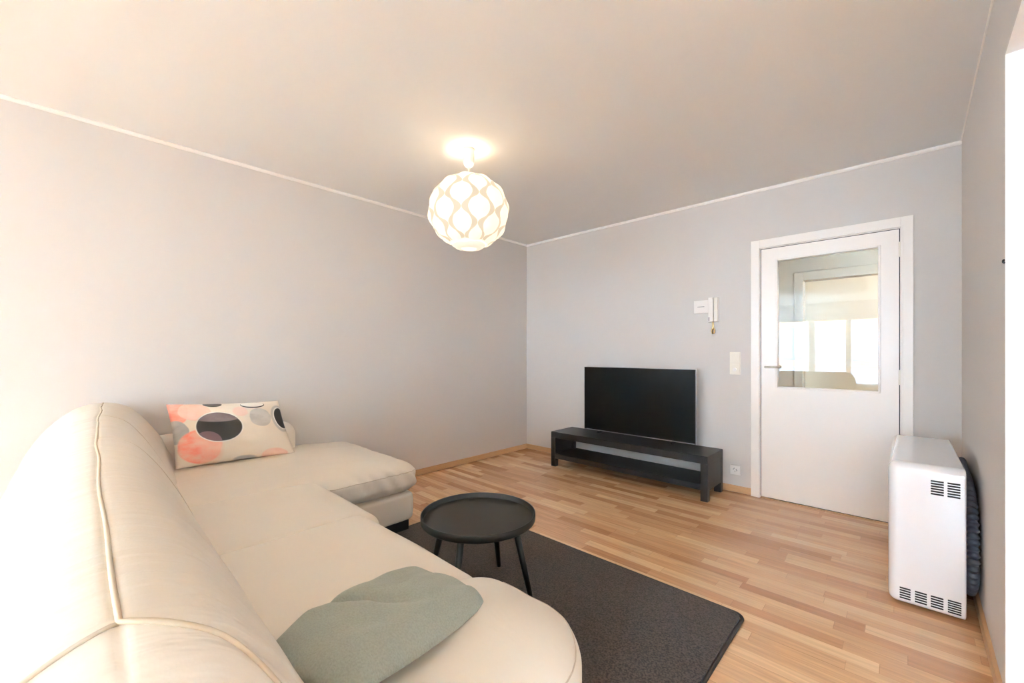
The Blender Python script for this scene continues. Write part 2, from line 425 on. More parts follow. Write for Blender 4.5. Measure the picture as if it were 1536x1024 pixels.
# ------------------------------------------------------------------ door
d = empty('door_1', (-.437, YB, 0), None, None, kind='structure')
bm = bmesh.new(); yf = YB-.014
box(bm, -.919, -.856, yf, YB, 0, 2.0985, bev=.002); box(bm, -.018, .044, yf, YB, 0, 2.0985, bev=.002); box(bm, -.856, -.018, yf, YB, 2.03, 2.0985, bev=.002)
# jamb lining
box(bm, -.860, -.853, YB, YB+T, 0, 2.03); box(bm, -.021, -.014, YB, YB+T, 0, 2.03); box(bm, -.853, -.021, YB, YB+T, 2.026, 2.034)
# raised inner bead of the casing
box(bm, -.868, -.858, yf-.004, yf+.002, 0, 2.042, bev=.0015); box(bm, -.016, -.006, yf-.004, yf+.002, 0, 2.042, bev=.0015); box(bm, -.868, -.006, yf-.004, yf+.002, 2.032, 2.042, bev=.0015)
# rebate behind the leaf
box(bm, -.853, -.843, YB+.05, YB+.07, 0, 2.026); box(bm, -.031, -.021, YB+.05, YB+.07, 0, 2.026); box(bm, -.853, -.021, YB+.05, YB+.07, 2.016, 2.026)
obj('door_frame', bm, M['door'], d)
bm = bmesh.new(); box(bm, -.853, -.8475, YB+.007, YB+.04, .012, 2.0255); box(bm, -.0265, -.021, YB+.007, YB+.04, .012, 2.0255); box(bm, -.8475, -.0265, YB+.007, YB+.04, 2.0205, 2.0255); box(bm, -.80, -.0265, YB+.010, YB+.035, .006, .0125)
obj('door_gap_shade', bm, M['vent'], d)  # dark strips standing in for the shade in the gaps around the leaf
lx0, lx1, lz0, lz1 = -.848, -.026, .012, 2.021
gx0, gx1, gz0, gz1 = -.731, -.133, .912, 1.914
yl = YB+.004
bm = bmesh.new()
box(bm, lx0, gx0, yl, yl+.04, lz0, lz1); box(bm, gx1, lx1, yl, yl+.04, lz0, lz1); box(bm, gx0, gx1, yl, yl+.04, lz0, gz0); box(bm, gx0, gx1, yl, yl+.04, gz1, lz1)
obj('door_leaf', bm, M['door'], d)
bm = bmesh.new()
for a, b_, c_, e_ in ((gx0-.014, gx0, gz0-.014, gz1+.014), (gx1, gx1+.014, gz0-.014, gz1+.014), (gx0, gx1, gz0-.014, gz0), (gx0, gx1, gz1, gz1+.014)):
    box(bm, a, b_, yl-.012, yl+.004, c_, e_, bev=.003)
obj('glazing_bead', bm, M['door'], d)
obj('door_pane', B(gx0-.004, gx1+.004, yl+.016, yl+.021, gz0-.004, gz1+.004), M['glass'], d)
hd = bmesh.new()
tube(hd, [(-.722, yl+.002, 1.068), (-.722, yl-.008, 1.068)], .013, 20)
tube(hd, catmull([(-.722, yl-.006, 1.068), (-.722, yl-.035, 1.068), (-.732, yl-.046, 1.068), (-.76, yl-.048, 1.067), (-.815, yl-.046, 1.066)], 5), .008, 12)
obj('door_handle', hd, M['steel'], d, smooth=True)
for z in (1.832, .963):
    hb = bmesh.new(); tube(hb, [(-.022, yl-.010, z), (-.022, yl-.010, z+.1)], .0065, 12); tube(hb, [(-.022, yl-.010, z+.05), (-.022, yl-.010, z+.051)], .0072, 12)
    obj('hinge', hb, M['cream_plastic'], d, smooth=False)
obj('threshold', B(-.853, -.021, YB+.0, YB+T, .0, .006), M['oak'], d)

# ------------------------------------------------------------------ hallway beyond the glass
HY = 5.2
bm = bmesh.new(); box(bm, -1.5, -.762, HY, HY+.12, 0, 2.42); box(bm, .16, 1.0, HY, HY+.12, 0, 2.42); box(bm, -.762, .16, HY, HY+.12, 1.93, 2.42)
struct('wall_hallway_far', bm, M['hall'])
struct('wall_hallway_left', B(-1.5, -1.4, YB+T, 7.2, 0, 2.42), M['hall'])
struct('wall_hallway_right', B(.9, 1.0, YB+T, 7.2, 0, 2.42), M['hall'])
struct('wall_far_room', B(-1.4, .9, 6.9, 7.0, 0, 2.42), M['cream_wall'])
d2 = empty('door_2', (-.3, HY, 0), None, None, kind='structure')
bm = bmesh.new(); box(bm, -.84, -.762, HY-.015, HY, 0, 2.02, bev=.003); box(bm, .16, .24, HY-.015, HY, 0, 2.02, bev=.003); box(bm, -.762, .16, HY-.015, HY, 1.93, 2.02, bev=.003)
obj('door_frame', bm, M['hall'], d2)

# ================================================================== SOFA
sofa = empty('corner_sofa', (-2.0, .5, 0), 'cream leather corner sofa with chaise along the left wall', 'sofa')
FR = [(-3.36, 1.40), (-3.0, 1.20), (-2.6, 1.09), (-2.0, 1.03), (-1.4, 1.0), (-.5, .98)]      # forward fullness along the back
CY = [(-3.36, .105), (-2.9, .085), (-2.4, .06), (-1.7, .042), (-1.2, .034), (-.5, .03)]      # where the crest seam runs
FRONT = [(0, .900), (.045, .893), (.105, .862), (.165, .79), (.222, .695), (.27, .60), (.31, .50), (.335, .42), (.34, .30)]
REAR = [(0, .900), (-.035, .893), (-.075, .87), (-.125, .805), (-.165, .72), (-.192, .62), (-.208, .48), (-.212, .32), (-.205, .12), (-.20, .07)]
Fp = catmull(FRONT, 5); Rp = catmull(REAR, 5)
def back_point(x, side, t):
    """side +1 front / -1 rear, t 0..1 down from the crest"""
    P = Fp if side > 0 else Rp
    q = t*(len(P)-1); i = min(int(q), len(P)-2); f = q-i
    y = P[i][0]*(1-f)+P[i+1][0]*f; z = P[i][1]*(1-f)+P[i+1][1]*f
    cy = lerp_table(CY, x)
    if side > 0: y = cy+y*(.34*lerp_table(FR, x)-cy+.0)/.34 if y < .34 else .34*lerp_table(FR, x)
    else: y = cy+y*(.2+cy)/.2
    return y, z, cy
BX0, BX1, E0, E1 = -3.375, -.50, .13, .13
def surf(x, side, t, lift=0):
    k = 1.0
    if x-BX0 < E0: u = 1-(x-BX0)/E0; k = sqrt(max(0, 1-u**2.4))
    if BX1-x < E1: u = 1-(BX1-x)/E1; k = min(k, sqrt(max(0, 1-u**2.3)))
    cyc, czc = .06, .45
    y, z, cy = back_point(min(max(x, -3.36), -.5), side, t)
    if t < .03: z -= .005*(1-t/.03)
    w = noise.noise(Vector((x*14, y*3, z*3)))*.003+noise.noise(Vector((x*34, y*5, z*5+7)))*.0012
    fade = min(1, t*6)
    if side < 0: w += fade*(noise.noise(Vector((x*30+y*6, z*2.2, 4)))*.0075+noise.noise(Vector((x*55+y*9, z*3, 9)))*.0025)
    else: w += fade*noise.noise(Vector((x*24-y*8, z*2.5, 2)))*.0035*max(0, 1-t*1.4)
    for sx in (-2.62, -1.95):
        w -= .006*math.exp(-((x-sx)/.02)**2)*(1 if t < .75 else .3)
    nz = Vector((0, y-cyc, z-czc)).normalized()
    w += lift; y += nz.y*w; z += nz.z*w
    near = BX1-x < E1
    y2 = cyc+(y-cyc)*(.62+.38*k) if near else cyc+(y-cyc)*(.35+.65*k)
    z2 = z if z < .1 else .1+(z-.1)*((.80+.20*k) if near else (.86+.14*k))
    return Vector((x, y2, z2))
def back_surface():
    bm = bmesh.new()
    x0, x1 = BX0, BX1
    nx = 300; rings = []
    ts = [i/40 for i in range(41)]
    for i in range(nx+1):
        s = i/nx
        x = x0+(x1-x0)*s
        if s > .95: x = x1-(x1-x)**1.35/(.05*(x1-x0))**.35
        ring = [bm.verts.new(surf(x, side, t)) for side, t in [(-1, t) for t in ts[::-1]]+[(1, t) for t in ts[1:]]]
        rings.append(ring)
    m = len(rings[0])
    for a, b in zip(rings, rings[1:]):
        for k in range(m-1): bm.faces.new((a[k], a[k+1], b[k+1], b[k]))
        bm.faces.new((a[m-1], a[0], b[0], b[m-1]))
    bm.faces.new(rings[0][::-1]); bm.faces.new(rings[-1])
    bmesh.ops.recalc_face_normals(bm, faces=bm.faces[:])
    return bm
backrest = obj('backrest', back_surface(), M['leather_back'], sofa, smooth=True)
# crest piping, with the kinks it has in the photograph
pts = []
for i in range(160):
    x = -3.30+(i/159)*(2.70)
    p = surf(x, 1, .0, .003); p.y += .004*noise.noise(Vector((x*3, 0, 2)))+.004*noise.noise(Vector((x*15, 0, 5)))*max(0, min(1, (-x-2.0)))
    pts.append(p)
for k in range(1, 22):
    f = k/21; pts.append(surf(-.60+.062*f**.7, 1, .62*f, .002))
def sub(name, bm, mat, par, smooth=True):
    o = obj(name, bm, mat, None, smooth); o.parent = par
    o.matrix_parent_inverse = Matrix.Identity(4); o.matrix_basis = Matrix.Identity(4)
    # par's own world matrix is the identity after its own parenting
    return o
sub('piping', tube(bmesh.new(), pts, .0032, 8), M['piping'], backrest)
# end seam running back and down from the corner of the crest
sub('seam', tube(bmesh.new(), [surf(-.60+.03*(k/20)**.7, -1, .5*k/20, .001) for k in range(21)], .0024, 6), M['stitch'], backrest)
for sx, t1 in ((-2.62, .62), (-1.95, .7)):
    P = [surf(sx+.03*sin(i/25*t1*2.2), 1, i/25*t1, .0005) for i in range(26)]
    sub('stitching', tube(bmesh.new(), P, .0022, 5), M['stitch'], backrest)

def wr(amp, sc, ax=1.0, ay=1.0, seed=0):
    def f(p, U, V, W):
        nn = noise.noise(Vector((p.x*sc*ax+seed, p.y*sc*ay, p.z*sc)))*amp
        if W > 0: p.z += nn*W
        return p
    return f
def chaise_disp(p, U, V, W):
    # gathered folds on the side facing the room
    if U > .5: p.x += .020*((U-.5)/.5)*noise.noise(Vector((p.y*22+p.z*13, p.z*4, 1)))*(1-abs(W)**3)
    if V > .6: p.y += .014*((V-.6)/.4)*noise.noise(Vector((p.x*20-p.z*10, p.z*4, 1)))*(1-abs(W)**3)
    if W > 0: p.z += .006*noise.noise(Vector((p.x*3, p.y*3, 0)))+.004*noise.noise(Vector((p.x*11, p.y*5, 4)))
    # top slopes down a little towards the front end
    p.z -= .02*max(0, (p.y-1.2)/.4)*max(0, W)
    return p
chz = cushion(-3.375, -2.345, .12, 1.575, .262, .472, rx=(.05, .085), ry=(.05, .10), rz=(.07, .085), crown=.022, bulge=.012, n=60, disp=chaise_disp)
chz.normal_update(); chz_tree = BVHTree.FromBMesh(chz)
chaise = obj('chaise_cushion', chz, M['leather_fold'], sofa, smooth=True)
seatA = obj('seat_cushion', cushion(-2.395, -1.735, .12, .955, .25, .468, rx=(.03, .03), ry=(.05, .10), rz=(.07, .085), crown=.014, bulge=.01, n=44, disp=wr(.006, 5, 1, 1.2, 1)), M['leather_seat'], sofa, smooth=True)
seatB = obj('seat_cushion', cushion(-1.765, -1.02, .12, .925, .25, .466, rx=(.03, .03), ry=(.05, .10), rz=(.07, .085), crown=.013, bulge=.01, n=44, disp=wr(.006, 5, 1, 1.2, 4)), M['leather_seat'], sofa, smooth=True)
def end_disp(p, U, V, W):
    if W > 0: p.z += .005*noise.noise(Vector((p.x*4, p.y*4, 9)))+.003*noise.noise(Vector((p.x*16, p.y*5, 9)))
    if U > .7: p.x += .008*(U-.7)/.3*noise.noise(Vector((p.y*16, p.z*6+p.y*6, 3)))
    return p
ec = cushion(-1.06, -.555, .12, .985, .25, .474, rx=(.10, .24), ry=(.05, .24), rz=(.07, .09), crown=.02, bulge=.012, n=50, disp=end_disp)
ec.normal_update(); ec_tree = BVHTree.FromBMesh(ec); seatC = obj('end_cushion', ec, M['leather_seat'], sofa, smooth=True)
# box seams: chaise, and around the end cushion
def snapped(P, tree, n=6, lift=.0008):
    out = []
    for a, b in zip(P, P[1:]):
        a, b = Vector(a), Vector(b); m = max(1, int((b-a).length/.012))
        for k in range(m):
            q, nn, _, _ = tree.find_nearest(a.lerp(b, k/m)); out.append(q+nn*lift)
    return out
def seam_on(x0, x1, y1, rx1, ry1, z, off, ystart, xstart):
    P = [(x1+off, ystart, z)]
    P.append((x1+off, y1-ry1, z))
    for k in range(1, 10):
        a = k/10*pi/2; P.append((x1-rx1+(rx1+off)*cos(a), y1-ry1+(ry1+off)*sin(a), z))
    P.append((x1-rx1, y1+off, z)); P.append((xstart, y1+off, z)); return P
sub('seam', tube(bmesh.new(), snapped(seam_on(-3.37, -2.345, 1.575, .085, .10, .405, .011, .98, -3.3), chz_tree), .0022, 6), M['stitch'], chaise)
sub('seam', tube(bmesh.new(), snapped(seam_on(-1.06, -.555, .985, .24, .24, .435, .008, .3, -.98), ec_tree), .0022, 6), M['stitch'], seatC)
# body under the cushions
def fl(p, U, V, W): p.x += .004*noise.noise(Vector((p.y*6, p.z*5, 1))); return p
obj('chaise_base', cushion(-3.37, -2.372, .0, 1.555, .07, .262, rx=(.03, .045), ry=(.03, .05), rz=(.03, .03), bulge=.008, n=30, disp=fl), M['leather'], sofa, smooth=True)
obj('seat_base', cushion(-2.40, -.585, .0, .875, .07, .255, rx=(.03, .08), ry=(.03, .06), rz=(.03, .03), bulge=.006, n=30), M['leather'], sofa, smooth=True)
obj('bolster', cushion(-3.385, -3.205, .30, 1.115, .44, .668, rx=(.06, .08), ry=(.03, .06), rz=(.04, .09), crown=.012, n=30, disp=wr(.004, 7)), M['leather'], sofa, smooth=True)
for x0, x1, y0, y1 in ((-2.66, -2.395, 1.46, 1.50), (-3.3, -3.2, 1.42, 1.5), (-.9, -.66, .77, .81), (-.9, -.7, -.12, -.08), (-3.3, -3.1, -.1, -.05)):
    obj('foot', B(x0, x1, y0, y1, .013 if x1 > -2.45 and y0 > .5 else 0, .078, bev=.004), M['sofa_foot'], sofa)
obj('foot', B(-2.425, -2.385, 1.10, 1.52, .013, .076, bev=.004), M['sofa_foot'], sofa)

# ================================================================== PILLOWS
def inv_bilinear(px, py, Q):
    u, v = .5, .5
    for _ in range(30):
        x = (1-u)*(1-v)*Q[0][0]+u*(1-v)*Q[1][0]+u*v*Q[2][0]+(1-u)*v*Q[3][0]; y = (1-u)*(1-v)*Q[0][1]+u*(1-v)*Q[1][1]+u*v*Q[2][1]+(1-u)*v*Q[3][1]
        ax = (1-v)*(Q[1][0]-Q[0][0])+v*(Q[2][0]-Q[3][0]); ay = (1-v)*(Q[1][1]-Q[0][1])+v*(Q[2][1]-Q[3][1])
        bx = (1-u)*(Q[3][0]-Q[0][0])+u*(Q[2][0]-Q[1][0]); by = (1-u)*(Q[3][1]-Q[0][1])+u*(Q[2][1]-Q[1][1])
        D = ax*by-ay*bx; ex, ey = px-x, py-y
        u += (ex*by-ey*bx)/D; v += (ax*ey-ay*ex)/D
    return u, v
def print_mat():
    m, nt, b = newmat('printed_pillow_cotton'); L = nt.links.new
    uvn = N(nt, 'ShaderNodeUVMap'); uvn.uv_map = 'uv'
    nz = N(nt, 'ShaderNodeTexNoise'); nz.inputs['Scale'].default_value = 3.5; L(uvn.outputs[0], nz.inputs['Vector'])
    sv = N(nt, 'ShaderNodeVectorMath', operation='SUBTRACT'); L(nz.outputs['Color'], sv.inputs[0]); sv.inputs[1].default_value = (.5, .5, .5)
    sc = N(nt, 'ShaderNodeVectorMath', operation='SCALE'); L(sv.outputs[0], sc.inputs[0]); sc.inputs['Scale'].default_value = .06
    ad = N(nt, 'ShaderNodeVectorMath', operation='ADD'); L(uvn.outputs[0], ad.inputs[0]); L(sc.outputs[0], ad.inputs[1])
    wsh = N(nt, 'ShaderNodeTexNoise'); wsh.inputs['Scale'].default_value = 7; wsh.inputs['Detail'].default_value = 5; L(uvn.outputs[0], wsh.inputs['Vector'])
    Q = [(775, 485), (1435, 380), (1365, 85), (740, 97)]
    def ell(px, py, rx, ry, soft=.04, clean=False, rot=0):
        u, v = inv_bilinear(px, py, Q); ru, rv = rx/648., ry/345.
        src = uvn.outputs[0] if clean else ad.outputs[0]
        mp = N(nt, 'ShaderNodeMapping', vector_type='TEXTURE'); mp.inputs['Location'].default_value = (u, v, 0); mp.inputs['Scale'].default_value = (ru, rv, 1); mp.inputs['Rotation'].default_value = (0, 0, rot)
        L(src, mp.inputs['Vector'])
        ln = N(nt, 'ShaderNodeVectorMath', operation='LENGTH'); L(mp.outputs[0], ln.inputs[0])
        mr = N(nt, 'ShaderNodeMapRange'); mr.inputs['From Min'].default_value = 1+soft; mr.inputs['From Max'].default_value = 1-soft
        L(ln.outputs['Value'], mr.inputs['Value']); return mr.outputs['Result']
    cur = [None]
    base = N(nt, 'ShaderNodeRGB'); base.outputs[0].default_value = srgb(240, 226, 208); cur = base.outputs[0]
    def paint(mask, c1, c2=None, op=1.0):
        nonlocal cur
        mx = N(nt, 'ShaderNodeMix', data_type='RGBA'); L(math_n(nt, 'MULTIPLY', mask, op), mx.inputs['Factor']); L(cur, mx.inputs['A'])
        if c2:
            m2 = N(nt, 'ShaderNodeMix', data_type='RGBA'); m2.inputs['A'].default_value = c1; m2.inputs['B'].default_value = c2
            mr = N(nt, 'ShaderNodeMapRange'); mr.inputs['From Min'].default_value = .38; mr.inputs['From Max'].default_value = .62; L(wsh.outputs['Fac'], mr.inputs['Value'])
            L(mr.outputs[0], m2.inputs['Factor']); L(m2.outputs['Result'], mx.inputs['B'])
        else: mx.inputs['B'].default_value = c1
        cur = mx.outputs['Result']
    coral, peach, lg, dk, mauve = srgb(250, 140, 116), srgb(243, 190, 168), srgb(196, 190, 182), srgb(62, 60, 58), srgb(128, 112, 116)
    paint(ell(775, 140, 60, 75), coral, srgb(246, 170, 148), .95)
    paint(ell(868, 150, 82, 52), peach, srgb(245, 202, 182), .9)
    paint(ell(772, 275, 55, 62), srgb(176, 172, 170), srgb(196, 192, 188), .95)
    paint(ell(885, 362, 108, 92), coral, peach, .95)
    paint(ell(940, 380, 60, 70, .2), peach, None, .5)
    paint(ell(1110, 155, 42, 30, .15), srgb(245, 200, 180), None, .75)
    paint(ell(1228, 188, 72, 58), lg, srgb(212, 206, 198), .95)
    paint(ell(1300, 392, 80, 36, .08), peach, srgb(245, 205, 184), .85)
    paint(ell(1130, 428, 60, 16, .2), srgb(168, 166, 164), None, .8)
    # right-hand dark petal with a pale grey surround
    paint(ell(1362, 190, 62, 86, .05, True), lg, None, .8)
    paint(ell(1366, 188, 50, 72, .04, True), srgb(245, 238, 228))
    paint(ell(1368, 188, 45, 66, .03, True), dk)
    # big dark disc, white line, grey cap, mauve overlap
    disc_w = ell(988, 247, 130, 90, .02, True); disc = ell(988, 247, 124, 84, .02, True)
    paint(disc_w, srgb(248, 242, 232)); paint(disc, dk)
    cap = ell(990, 150, 190, 66, .03, True)
    paint(math_n(nt, 'MULTIPLY', disc, cap), mauve, srgb(142, 128, 128))
    paint(math_n(nt, 'MULTIPLY', disc, ell(922, 335, 72, 56, .02, True)), srgb(134, 106, 110))
    # fine arcs along the top edge
    for (px, py, rx, ry) in ((966, 103, 52, 18), (1190, 112, 76, 22)):
        o_ = ell(px, py, rx, ry, .03, True); i_ = ell(px, py-3, rx*.95, ry*.78, .03, True)
        paint(o_, dk); paint(i_, srgb(246, 238, 226) if px > 1000 else srgb(90, 86, 84))
    L(cur, b.inputs['Base Color']); b.inputs['Roughness'].default_value = .85; b.inputs['Sheen Weight'].default_value = .15
    tc = N(nt, 'ShaderNodeTexCoord'); n = N(nt, 'ShaderNodeTexNoise'); n.inputs['Scale'].default_value = 500; L(tc.outputs['Object'], n.inputs['Vector'])
    bp = N(nt, 'ShaderNodeBump'); bp.inputs['Strength'].default_value = .2; bp.inputs['Distance'].default_value = .001; L(n.outputs['Fac'], bp.inputs['Height']); L(bp.outputs['Normal'], b.inputs['Normal'])
    return m
M['print'] = print_mat()
pp = pillow([(-3.06, .395, .505), (-3.06, 1.045, .482), (-3.19, .975, .845), (-3.19, .368, .872)], .15, seed=3, wr=.005, pinch=.035)
tag(obj('throw_pillow', pp, M['print'], None, smooth=True), 'cream pillow printed with coral, grey and black circles leaning on the bolster', 'pillow')
def sage_fold(u, v):
    # crease running in from the pillow's left side
    c = .27+.40*u
    f = -.052*math.exp(-((v-c)/.045)**2)*math.exp(-(u/.5)**2)
    f += .006*math.exp(-((v-c-.12)/.09)**2)*math.exp(-(u/.6)**2)+.008*math.exp(-((v-c+.11)/.07)**2)*math.exp(-(u/.5)**2)
    return f
sp_ = pillow([(-1.06, .27, .505), (-.715, .33, .545), (-.825, .81, .487), (-1.15, .745, .484)], .135, seed=11, wr=.005, fold=sage_fold, pinch=.0, pw=3.0, rnd=.5, backf=.12)
tag(obj('throw_pillow', sp_, M['sage'], None, smooth=True), 'plain sage green fleece pillow lying on the near end of the sofa seat', 'pillow')

# ================================================================== RUG
rug = empty('rug', (-1.5, 1.2, 0), 'charcoal short pile rug under the round coffee table', 'rug')
def rrect(x0, x1, y0, y1, r, n=8):
    P = []
    for cx, cy, a0 in ((x1-r, y1-r, 0), (x0+r, y1-r, 90), (x0+r, y0+r, 180), (x1-r, y0+r, 270)):
        for k in range(n+1): a = radians(a0+90*k/n); P.append((cx+r*cos(a), cy+r*sin(a)))
    return P
rx0, rx1, ry0, ry1 = -2.44, -.508, -.35, 2.062
bm = bmesh.new(); o_, i_ = rrect(rx0, rx1, ry0, ry1, .05), rrect(rx0+.018, rx1-.018, ry0+.018, ry1-.018, .036)
prism(bm, i_, .001, .012); obj('pile', bm, M['rug'], rug)
bm = bmesh.new(); pl = [(p[0], p[1], .0055) for p in rrect(rx0+.009, rx1-.009, ry0+.009, ry1-.009, .043)]
n = len(pl); rings = []
for i in range(n):
    a = Vector(pl[(i-1) % n]); c_ = Vector(pl[(i+1) % n]); t = (c_-a).normalized(); s_ = Vector((t.y, -t.x, 0)); p = Vector(pl[i])
    rings.append([bm.verts.new(p+s_*.0075*cos(2*pi*k/10)+Vector((0, 0, .0055*sin(2*pi*k/10)))) for k in range(10)])
for i in range(n):
    for k in range(10): bm.faces.new((rings[i][k], rings[i][(k+1) % 10], rings[(i+1) % n][(k+1) % 10], rings[(i+1) % n][k]))
bmesh.ops.recalc_face_normals(bm, faces=bm.faces[:])
obj('binding', bm, M['rug_edge'], rug, smooth=True)

# ================================================================== COFFEE TABLE
tc_ = Vector((-1.50, 1.345, 0)); tr_, tz = .276, .41
tbl = empty('coffee_table', (tc_.x, tc_.y, .012), 'round black tray-top coffee table on splayed legs standing on the rug', 'table')
bm = lathe(bmesh.new(), [(0, -.036), (tr_-.012, -.036), (tr_-.003, -.033), (tr_, -.028), (tr_, -.002), (tr_-.002, 0), (tr_-.006, 0), (tr_-.008, -.002), (tr_-.009, -.022), (tr_-.014, -.0265)], (tc_.x, tc_.y, tz), 96)
obj('tray_rim', bm, M['table_black'], tbl, smooth=True)
obj('tray_top', lathe(bmesh.new(), [(0, -.0255), (tr_-.010, -.0255), (tr_-.010, -.034), (0, -.034)], (tc_.x, tc_.y, tz), 96), M['table_top'], tbl)
for k in range(4):
    a = radians(114+90*k); r0, r1 = .185, .272
    p0 = tc_+Vector((r0*cos(a), r0*sin(a), tz-.037)); p1 = tc_+Vector((r1*cos(a), r1*sin(a), .0125))
    obj('leg', tube(bmesh.new(), [p0, p0.lerp(p1, .5), p1], [.0165, .0145, .0105], 16), M['table_black'], tbl, smooth=True)

# ================================================================== TV BENCH + TV
sx0, sx1, sy0, sy1, sz = -2.685, -1.125, 3.425, 3.80, .36
st = empty('tv_bench', ((sx0+sx1)/2, (sy0+sy1)/2, 0), 'low black-brown wooden bench with open shelf beneath the television', 'tv bench')
obj('bench_top', B(sx0, sx1, sy0, sy1, sz-.062, sz, bev=.002), M['black_wood'], st)
for a, b_ in ((sx0, sx0+.055), (sx1-.055, sx1)):
    for c0, c1 in ((sy0, sy0+.05), (sy1-.05, sy1)): obj('leg', B(a, b_, c0, c1, 0, sz-.062, bev=.0015), M['black_wood'], st)
    obj('side_panel', B(a+.006 if a == sx0 else b_-.026, a+.026 if a == sx0 else b_-.001, sy0+.05, sy1-.05, .085, sz-.062), M['black_wood'], st)
obj('shelf', B(sx0+.026, sx1-.026, sy0+.003, sy1-.003, .085, .135, bev=.0015), M['black_wood'], st)
for px_ in (sx0+.30,): pass
tv = empty('television', (-1.9, 3.745, .36), 'black flat screen television standing on the low bench', 'television')
tx0, tx1, tz0, tz1, ty = -2.47, -1.32, .378, 1.034, 3.722
bm = B(tx0, tx1, ty, ty+.028, tz0, tz1, bev=.003); obj('bezel', bm, M['tv_black'], tv)
obj('screen', B(tx0+.008, tx1-.008, ty-.0012, ty+.001, tz0+.014, tz1-.007), M['screen'], tv)
obj('bottom_strip', B(tx0+.03, tx1-.01, ty-.003, ty+.004, tz0-.001, tz0+.007), M['silver'], tv)
bm = bmesh.new(); t_ = .003
box(bm, tx0-.0015, tx0+.0015, ty+.001, ty+.02, tz0, tz1); box(bm, tx1-.0015, tx1+.0025, ty-.001, ty+.02, tz0, tz1); box(bm, tx0, tx1, ty+.001, ty+.02, tz1-.001, tz1+.0015)
obj('edge_trim', bm, M['silver'], tv)
obj('rear_housing', B(tx0+.2, tx1-.2, ty+.028, ty+.062, tz0+.03, tz1-.25, bev=.012), M['tv_black'], tv)
for a in (tx0+.2, tx1-.2):
    obj('foot', B(a-.012, a+.012, ty-.05, ty+.07, .3605, .3785, bev=.003), M['tv_black'], tv)

# ================================================================== HEATER + DUCT
hx0, hx1, hy0, hy1, hz0, hz1 = -.056, .197, 2.645, 3.56, .012, .668
ht = empty('storage_heater', ((hx0+hx1)/2, (hy0+hy1)/2, 0), 'glossy white floor-standing heater with slotted vents beside the door', 'heater')
bm = cushion(hx0, hx1, hy0, hy1, hz0, hz1, rx=(.034, .004), ry=(.034, .004), rz=(.03, .034), n=40)
obj('casing', bm, M['heater'], ht, smooth=True)
def slots(x0, x1, z0, z1, n):
    bm = bmesh.new(); g = (z1-z0)/n
    for k in range(n):
        zc = z1-g*(k+.5)
        box(bm, x0, x1, hy0-.0012, hy0+.006, zc-g*.32, zc+g*.32, bev=.0011, seg=2)
    return bm
for a, b_, z0, z1, n in ((.086, .127, .541, .610, 6), (.138, .177, .541, .610, 6), (-.016, .021, .036, .092, 5), (.035, .074, .036, .092, 5), (.086, .126, .036, .092, 5), (.139, .180, .034, .094, 6)):
    obj('vent_grille', slots(a, b_, z0, z1, n), M['vent'], ht)
for fx in (hx0+.05, hx1-.05):
    for fy in (hy0+.08, hy1-.08): obj('foot', lathe(bmesh.new(), [(0, 0), (.015, 0), (.015, .016), (0, .016)], (fx, fy, 0), 16), M['vent'], ht)
# corrugated duct
path = catmull([(.2235, 3.30, .575), (.2215, 3.12, .56), (.2215, 2.96, .545), (.2225, 2.86, .49), (.2240, 2.79, .41), (.2235, 2.765, .32), (.2225, 2.755, .22), (.2225, 2.80, .13), (.2235, 2.92, .075), (.225, 3.1, .06)], 60)
rad, _s = [], 0.0
for i in range(len(path)):
    if i: _s += (Vector(path[i])-Vector(path[i-1])).length
    rad.append(1+.17*cos(2*pi*_s/.027))
bm = bmesh.new()
ps = [Vector(p) for p in path]; rings = []
for i, p in enumerate(ps):
    t = (ps[min(i+1, len(ps)-1)]-ps[max(i-1, 0)]).normalized(); ax = Vector((1, 0, 0)); ax = (ax-t*ax.dot(t)).normalized(); bx = t.cross(ax)
    r = rad[i]
    rings.append([bm.verts.new(p+ax*.0195*r*cos(2*pi*k/20)+bx*.036*r*sin(2*pi*k/20)) for k in range(20)])
for i in range(len(rings)-1):
    for k in range(20): bm.faces.new((rings[i][k], rings[i][(k+1) % 20], rings[i+1][(k+1) % 20], rings[i+1][k]))
bm.faces.new(rings[0][::-1]); bm.faces.new(rings[-1]); bmesh.ops.recalc_face_normals(bm, faces=bm.faces[:])
tag(obj('air_duct', bm, M['duct'], None, smooth=True), 'dark grey corrugated hose squeezed between the white heater and right wall', 'hose')

# ================================================================== WALL FITTINGS
ic = empty('intercom', (-1.208, YB, 1.447), 'white door intercom handset mounted left of the door', 'intercom')
obj('back_plate', B(-1.252, -1.168, YB-.014, YB, 1.45, 1.662, bev=.003), M['plastic'], ic)
obj('handset', B(-1.246, -1.204, YB-.044, YB-.014, 1.449, 1.664, bev=.006, seg=3), M['plastic'], ic)
obj('side_panel', B(-1.199, -1.170, YB-.036, YB-.014, 1.452, 1.661, bev=.005, seg=3), M['cream_plastic'], ic)
obj('button', B(-1.240, -1.235, YB-.0455, YB-.0435, 1.460, 1.492), M['dark'], ic)
ch_ = empty('chime_box', (-1.32, YB, 1.53), 'flat white square chime cover beside the intercom handset', 'doorbell')
obj('cover', B(-1.377, -1.2535, YB-.012, YB, 1.532, 1.648, bev=.0025), M['plastic'], ch_)
obj('slot', B(-1.347, -1.287, YB-.0125, YB-.011, 1.588, 1.593), M['grey_mark'], ch_)
ky = empty('key', (-1.211, YB-.02, 1.35), 'small brass key hanging below the white intercom', 'key')
bm = bmesh.new(); box(bm, -1.217, -1.205, YB-.026, YB-.016, 1.392, 1.453, bev=.001); obj('blade', bm, M['brass'], ky)
bm = bmesh.new(); tube(bm, [(-1.211+.012*cos(2*pi*k/24), YB-.020, 1.372+.021*sin(2*pi*k/24)) for k in range(25)], .0065, 8); obj('bow', bm, M['brass'], ky, smooth=True)
